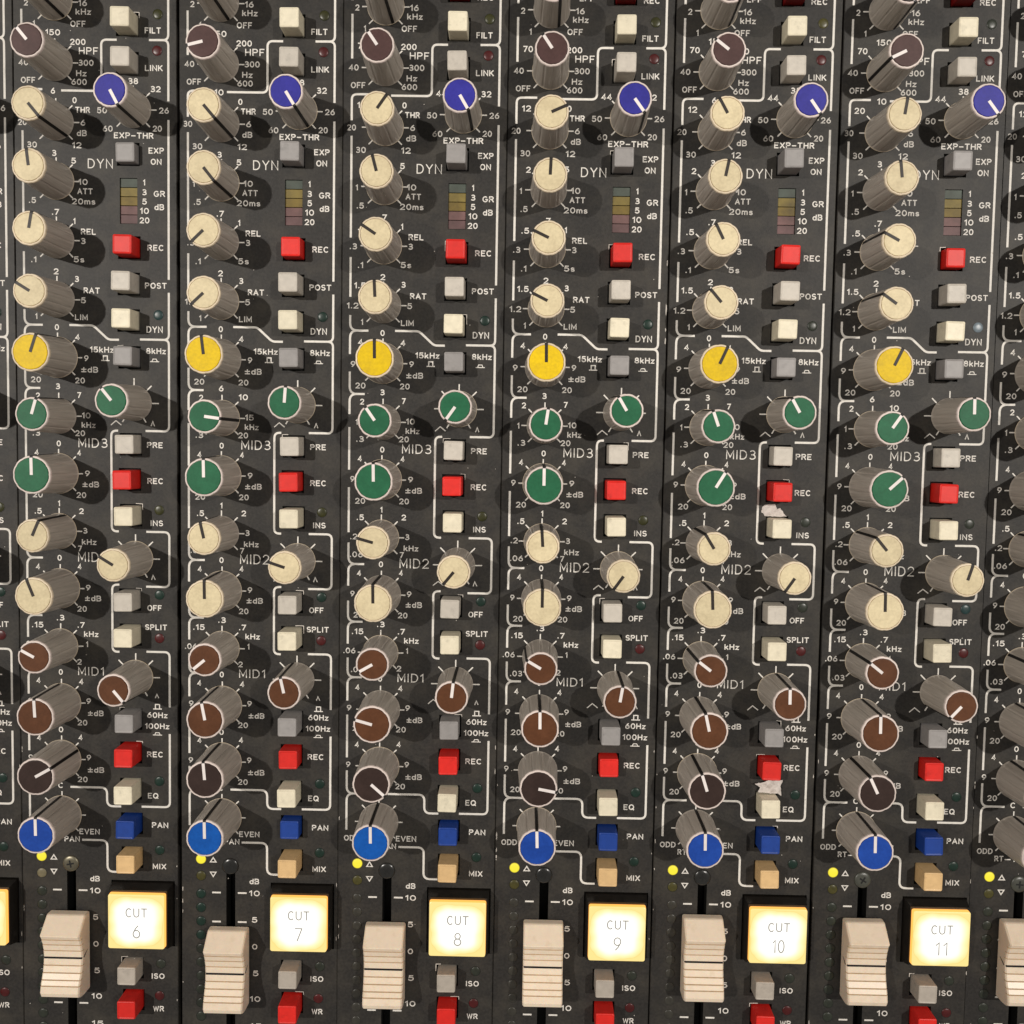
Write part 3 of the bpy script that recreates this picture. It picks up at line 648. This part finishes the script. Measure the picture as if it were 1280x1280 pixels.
# ------------------------------------------------------------------ fader cap
def fader_mesh():
    half = [(0, 4.75), (.5, 4.8), (1.75, 4.95), (1.90, 4.70), (2.05, 5.0), (3.45, 5.4), (3.6, 5.12), (3.75, 5.48), (5.0, 6.05), (5.15, 5.78), (5.3, 6.14), (6.25, 6.8)]
    up = half+[(6.45, 6.78), (10.05, 3.1), (10.22, 2.7), (10.25, 2.2), (10.25, .6)]
    dn = half[:-1]+[(6.3, 6.62), (6.45, 6.34), (6.6, 6.68), (8.2, 7.0), (9.2, 6.6), (9.75, 5.6), (9.95, 4.2), (10.0, .6)]
    prof = [(a, b_) for a, b_ in reversed(up)]+[(-a, b_) for a, b_ in dn[1:]]
    prof = [(y, z) for y, z in prof]
    secs = [(-5.0, .9), (-4.92, .32), (-4.6, 0.), (4.6, 0.), (4.92, .32), (5.0, .9)]
    V = []; F = []; n = len(prof)
    for x, dz in secs:
        for y, z in prof:
            e_ = dz*.5 if abs(y) > 9 else 0
            V.append((x, y-math.copysign(e_, y), max(.6, z-dz)))
    fm = []; gr = {4.70, 5.12, 5.78, 6.34}
    for k in range(len(secs)-1):
        for i in range(n-1):
            F.append((k*n+i, k*n+i+1, (k+1)*n+i+1, (k+1)*n+i)); fm.append(1 if prof[i][1] in gr or prof[i+1][1] in gr else 0)
    F.append(tuple(range(n-1, -1, -1))); F.append(tuple((len(secs)-1)*n+i for i in range(n))); fm += [0, 0]
    me = mesh(V, F, 'fader_cap', fmats=fm); me.materials.append(M['fader']); me.materials.append(M['grime'])
    V = []; F = []; box(V, F, -4.72, 4.72, -.24, .24, 4.5, 4.83)
    for sx in (-1, 1):
        b0 = len(V); x = sx*5.03
        V += [(x, -.2, 3.9), (x, .35, 3.9), (x, 1.1, 1.9), (x, .9, 1.9)]; F.append((b0, b0+1, b0+2, b0+3))
        b0 = len(V); V += [(x, -.17, 3.9), (x, .17, 3.9), (sx*4.72, .17, 4.83), (sx*4.72, -.17, 4.83)]; F.append((b0, b0+1, b0+2, b0+3))
    il = mesh(V, F, 'index_line'); il.materials.append(M['black_line'])
    V = []; F = []; box(V, F, -.75, .75, -2.5, 2.5, -4, .7, True); st = mesh(V, F, 'fader_stem'); st.materials.append(M['hole'])
    return me, il, st
FADER = fader_mesh()
FPOS = {5: -131, 6: -129.9, 7: -133.3, 8: -130.9, 9: -129.2, 10: -127.2, 11: -127.5, 12: -126.5}

# ------------------------------------------------------------------ CUT key, screw, meter
V = []; F = []
def frus(V, F, w0, h0, w1, h1, z0, z1):
    b_ = len(V)
    for w, h, z in ((w0, h0, z0), (w1, h1, z1)): V += [(-w/2, -h/2, z), (w/2, -h/2, z), (w/2, h/2, z), (-w/2, h/2, z)]
    for k in range(4): F.append((b_+k, b_+(k+1) % 4, b_+4+(k+1) % 4, b_+4+k))
frus(V, F, 15.9, 16.7, 15.5, 16.3, -1.5, .5); frus(V, F, 15.5, 16.3, 14.7, 15.0, .5, 3.5)
n = len(V); V += [(-7.35, -7.5, 3.5), (7.35, -7.5, 3.5), (7.35, 7.5, 3.5), (-7.35, 7.5, 3.5)]; F.append((n, n+1, n+2, n+3))
HOUSE = mesh(V, F, 'housing'); HOUSE.materials.append(M['housing'])
V, F = super_box(14.1, 13.9, 3.3, 4.95, .22, .5, .05)
nside = 20
fm = [1]*(len(F)); fm[-1] = 0
for i in range(len(F)-1-nside*2, len(F)-1): fm[i] = 0
LENS = mesh(V, F, 'lens', fmats=fm); LENS.materials.append(M['lens']); LENS.materials.append(M['lens_side'])
def screw_mesh():
    V, F = lathe([(2.12, 0), (2.1, .12), (1.9, .3), (1.4, .42), (.9, .46)], 36, cap_top=True); return mesh(V, F, 'screw_head', smooth=True)
SCREW = screw_mesh()
V = []; F = []
for a in (45, 135):
    c_, s_ = math.cos(math.radians(a)), math.sin(math.radians(a))
    ribbon(V, F, [(-.95*c_, -.95*s_), (.95*c_, .95*s_)], .42, .475+.004*(a > 90))
CROSS = mesh(V, F, 'cross_recess'); CROSS.materials.append(M['hole'])
V = []; F = []; box(V, F, -2.1, 2.1, -1.0, 1.0, -1.4, -.35); SEGM = mesh(V, F, 'meter_segment')

# ------------------------------------------------------------------ strips
def setp(o, **k):
    for a, b_ in k.items(): o[a] = b_
LABEL = {5: 'partly visible channel strip at the left edge, left of the CUT 6 strip', 6: 'channel strip with the lit CUT 6 key', 7: 'channel strip with the lit CUT 7 key', 8: 'channel strip with the lit CUT 8 key', 9: 'channel strip with the lit CUT 9 key',
         10: 'channel strip with the lit CUT 10 key and two torn label scraps', 11: 'channel strip with the lit CUT 11 key', 12: 'partly visible channel strip at the right edge, right of the CUT 11 strip'}
STRIP[5] = [-.2, .1, -.0012]
ANG[5] = dict(ANG[9]); ANG[12] = {**ANG[10], 'PAN': 0.0, 'HF': -8.0, 'M3G': 12.0, 'THR': 20.0}
BUTH[5] = dict(BUTH[8]); BUTH[12] = dict(BUTH[8])
LOCAL = {}
for ch in range(5, 13):
    rng = random.Random(100+ch)
    dx, dy, r = STRIP[ch]
    root = bpy.data.objects.new('channel_strip', None); COL.objects.link(root); root.empty_display_size = .01
    root.location = (((ch-9)*PITCH+dx)*MM, dy*MM, 0); root.rotation_euler = (0, 0, r); LOCAL[ch] = root
    setp(root, label=LABEL[ch], category='channel strip', group='channel strips of the mixing console')
    link('panel', PLATE, None, root)
    var = 'B' if ch in (7, 11) else 'A'
    link('legend', LEG[var][0], None, root); link('section_lines', LEG[var][1], None, root)
    for n_ in KNOBPOS:
        a = ANG[ch].get(n_, rng.uniform(145, 158)); c = None
        if n_ == 'PAN' and ch in (6, 9, 10, 11, 12): c = 'blue2'
        make_knob(root, n_, a, rng, c)
    for n_, (u, v) in BUTPOS.items():
        h = BUTH[ch].get(n_, 5.1); h = 5.15+(h-5.15)*.85 if h > 4 else h
        make_button(root, n_, u, v, h, rng)
    make_button(root, 'REC0', 22.58, 109.4, 4.6, rng)
    for n_, c in LEDC.items():
        u, v = SPOT[n_]
        if ch == 6 and n_ == 'DN': c = 'tanled'
        if ch == 11 and n_ == 'DYN': c = 'pale'
        if ch == 6 and n_ == 'DYN': c = 'teal'
        if ch in (10, 11) and n_ in ('INS', 'OFF', 'DYN', 'FILT') and c != 'pale': c = {'FILT': 'yolive' if ch == 10 else 'dim', 'INS': 'dim', 'OFF': 'dim' if ch == 10 else 'teal', 'DYN': 'dim'}[n_]
        make_led(root, 'led_'+c, u, v)
    o = make_led(root, 'led_lit', *SPOT['ON'], 'lit yellow lamp beside the pan knob')
    for k in range(15):
        v = -115.06-3.58*k
        if v < VB+3: break
        k_ = {7: 'green' if k < 4 else 'dim', 6: 'dim', 11: 'dim', 12: 'dim'}.get(ch, 'faint')
        make_led(root, 'led_'+k_, -.28, v)
    mtr = link('gain_meter', withmat(SEGM, M['seg_a']), None, root, (22.7, 63.8-1.1, 0)); mtr['label'] = 'column of five dull coloured meter segments beside the GR dB legend'
    for k, c in enumerate('bcde'): link('meter_segment', withmat(SEGM, M['seg_'+c]), None, mtr, (0, -2.185*(k+1), 0))
    f = link('fader_cap', FADER[0], None, root, (7.25, FPOS[ch], .4)); f['label'] = 'cream ribbed fader cap with a black centre line'
    link('index_line', FADER[1], None, f); link('fader_stem', FADER[2], None, f)
    hs = link('cut_button', HOUSE, None, root, (25.6, -120.35, 0)); hs['label'] = 'lit yellow-white CUT button in a black housing'
    link('lens', LENS, None, hs)
    V = []; F = []; put_text(V, F, 'CUT', .12, 2.35, 5.4, 2.35, .24, 4.965); put_text(V, F, str(ch), .12, -2.5, 1.9 if ch < 10 else 3.0, 3.35, .24, 4.965)
    me = mesh(V, F, 'lens_text'); me.materials.append(M['lens_text']); link('lens_text', me, None, hs)
    steel = ch in (6, 11, 12)
    s = link('panel_screw', withmat(SCREW, M['screw_steel' if ch == 6 else 'screw_grey' if steel else 'screw_black']), None, root, (7.2, -107.75, .02), rng.uniform(0, 1.5)); link('cross_recess', CROSS, None, s)
    # chipped paint and grit
    V = []; F = []
    def blob(x, y, a, b_, rot=0., z=.016):
        n0 = len(V); k = 9
        for i in range(k):
            t = 2*math.pi*i/k; q = rng.uniform(.6, 1.15); px_, py_ = a*q*math.cos(t), b_*q*math.sin(t)
            V.append((x+px_*math.cos(rot)-py_*math.sin(rot), y+px_*math.sin(rot)+py_*math.cos(rot), z))
        F.append(tuple(range(n0, n0+k)))
    for k in range(rng.randint(14, 24)): blob(rng.uniform(-4.5, 33.8), rng.uniform(-150, 108), rng.uniform(.06, .16), rng.uniform(.05, .13), rng.uniform(0, 3))
    for k in range(rng.randint(5, 9)): blob(rng.choice((U0+.12, U1-.12)), rng.uniform(-150, -70), rng.uniform(.07, .14), rng.uniform(.15, .8))
    if ch == 9:
        for y, l_ in ((45.8, .95), (34.6, 1.5), (29.6, .5), (26.8, 1.0), (-98, 1.1), (-101.5, .7)): blob(U1-.12 if y > 0 else U0+.12, y, .16, l_)
    for n_, (u, v) in BUTPOS.items():                          # worn paint along the rim of some button openings
        if rng.random() < .33:
            sx_ = rng.choice((-1, 1)); L_ = rng.uniform(.6, 2.2); e_ = BH_+.09
            pts = [(u+sx_*(e_-L_), v+e_+rng.uniform(-.03, .1)), (u+sx_*e_*.6, v+e_+.05), (u+sx_*e_, v+e_), (u+sx_*(e_+.04), v+e_-rng.uniform(.4, 2.6))]
            ribbon(V, F, pts, rng.uniform(.09, .2), .017)
    me = mesh(V, F, 'chipped_paint'); me.materials.append(M['chip']); o = link('chipped_paint', me, None, root); o['kind'] = 'stuff'

# torn label scraps
def scrap(ch, poly, z, label, tilt):
    V = []; n = len(poly)
    cx = sum(p[0] for p in poly)/n; cy = sum(p[1] for p in poly)/n
    rng = random.Random(len(label)); fine = []
    for i in range(n):
        a, b_ = poly[i], poly[(i+1) % n]
        for k in range(4): t = k/4; fine.append((a[0]+(b_[0]-a[0])*t+rng.uniform(-.08, .08)-cx, a[1]+(b_[1]-a[1])*t+rng.uniform(-.08, .08)-cy))
    n = len(fine)
    hz = lambda x, y: tilt*max(0, y)+.05*math.sin(x*3)
    V = [(x, y, hz(x, y)) for x, y in fine]+[(x, y, hz(x, y)-.07) for x, y in fine]+[(0, 0, .06), (0, 0, -.04)]
    F = []
    for i in range(n): j = (i+1) % n; F += [(i, j, 2*n), (n+j, n+i, 2*n+1), (i, n+i, n+j, j)]
    me = mesh(V, F, 'label_scrap'); me.materials.append(M['tape'])
    s = STRIP[ch]; o = link('label_scrap', me, None, None, ((ch-9)*PITCH+s[0]+cx, s[1]+cy, z)); o.rotation_euler[2] = s[2]
    setp(o, label=label, category='label scrap')
scrap(10, SCR1, .2, 'torn white label scrap stuck above the INS button of the CUT 10 strip', .05)
scrap(10, SCR2, 1.0, 'crumpled grey label scrap between the REC and EQ buttons of the CUT 10 strip', .25)

# chassis under the strips
V = []; F = []; box(V, F, -200, 180, -190, 145, -12, -5.9, True)
ch_ = link('console_chassis', mesh(V, F, 'console_chassis'), M['chassis'])
setp(ch_, label='black steel chassis seen through the gaps between the channel strips', category='chassis', kind='structure')

# ------------------------------------------------------------------ camera, lamps, world
cam = bpy.data.cameras.new('camera'); co = bpy.data.objects.new('camera', cam); COL.objects.link(co)
co.location = [c*MM for c in CAM[:3]]; co.rotation_euler = CAM[3:6]
cam.sensor_width = 36; cam.lens = 36*CAM[6]/1280; cam.clip_start = .01; cam.clip_end = 20
scene.camera = co
w = bpy.data.worlds.new('World'); scene.world = w; w.use_nodes = True
w.node_tree.nodes['Background'].inputs[0].default_value = (1, .955, .90, 1); w.node_tree.nodes['Background'].inputs[1].default_value = WORLD
def lamp(name, loc, target, power, size, blend=1.0, rad=.02):
    l_ = bpy.data.lights.new(name, 'SPOT'); l_.energy = power; l_.spot_size = math.radians(size); l_.spot_blend = blend; l_.shadow_soft_size = rad; l_.color = (1, .945, .87)
    o = bpy.data.objects.new(name, l_); COL.objects.link(o); o.location = loc
    o.rotation_euler = (Vector(target)-Vector(loc)).to_track_quat('-Z', 'Y').to_euler(); return o
lamp('ceiling_lamp', (-1.03, .34, 1.6), (-.33, .06, 0), POW_A, 34)
lamp('ceiling_lamp', (.84, .36, 1.6), (.30, .06, 0), POW_B, 34)
scene.view_settings.view_transform = 'Standard'; scene.view_settings.look = 'None'; scene.view_settings.exposure = 0; scene.view_settings.gamma = 1
scene.render.engine = 'CYCLES'
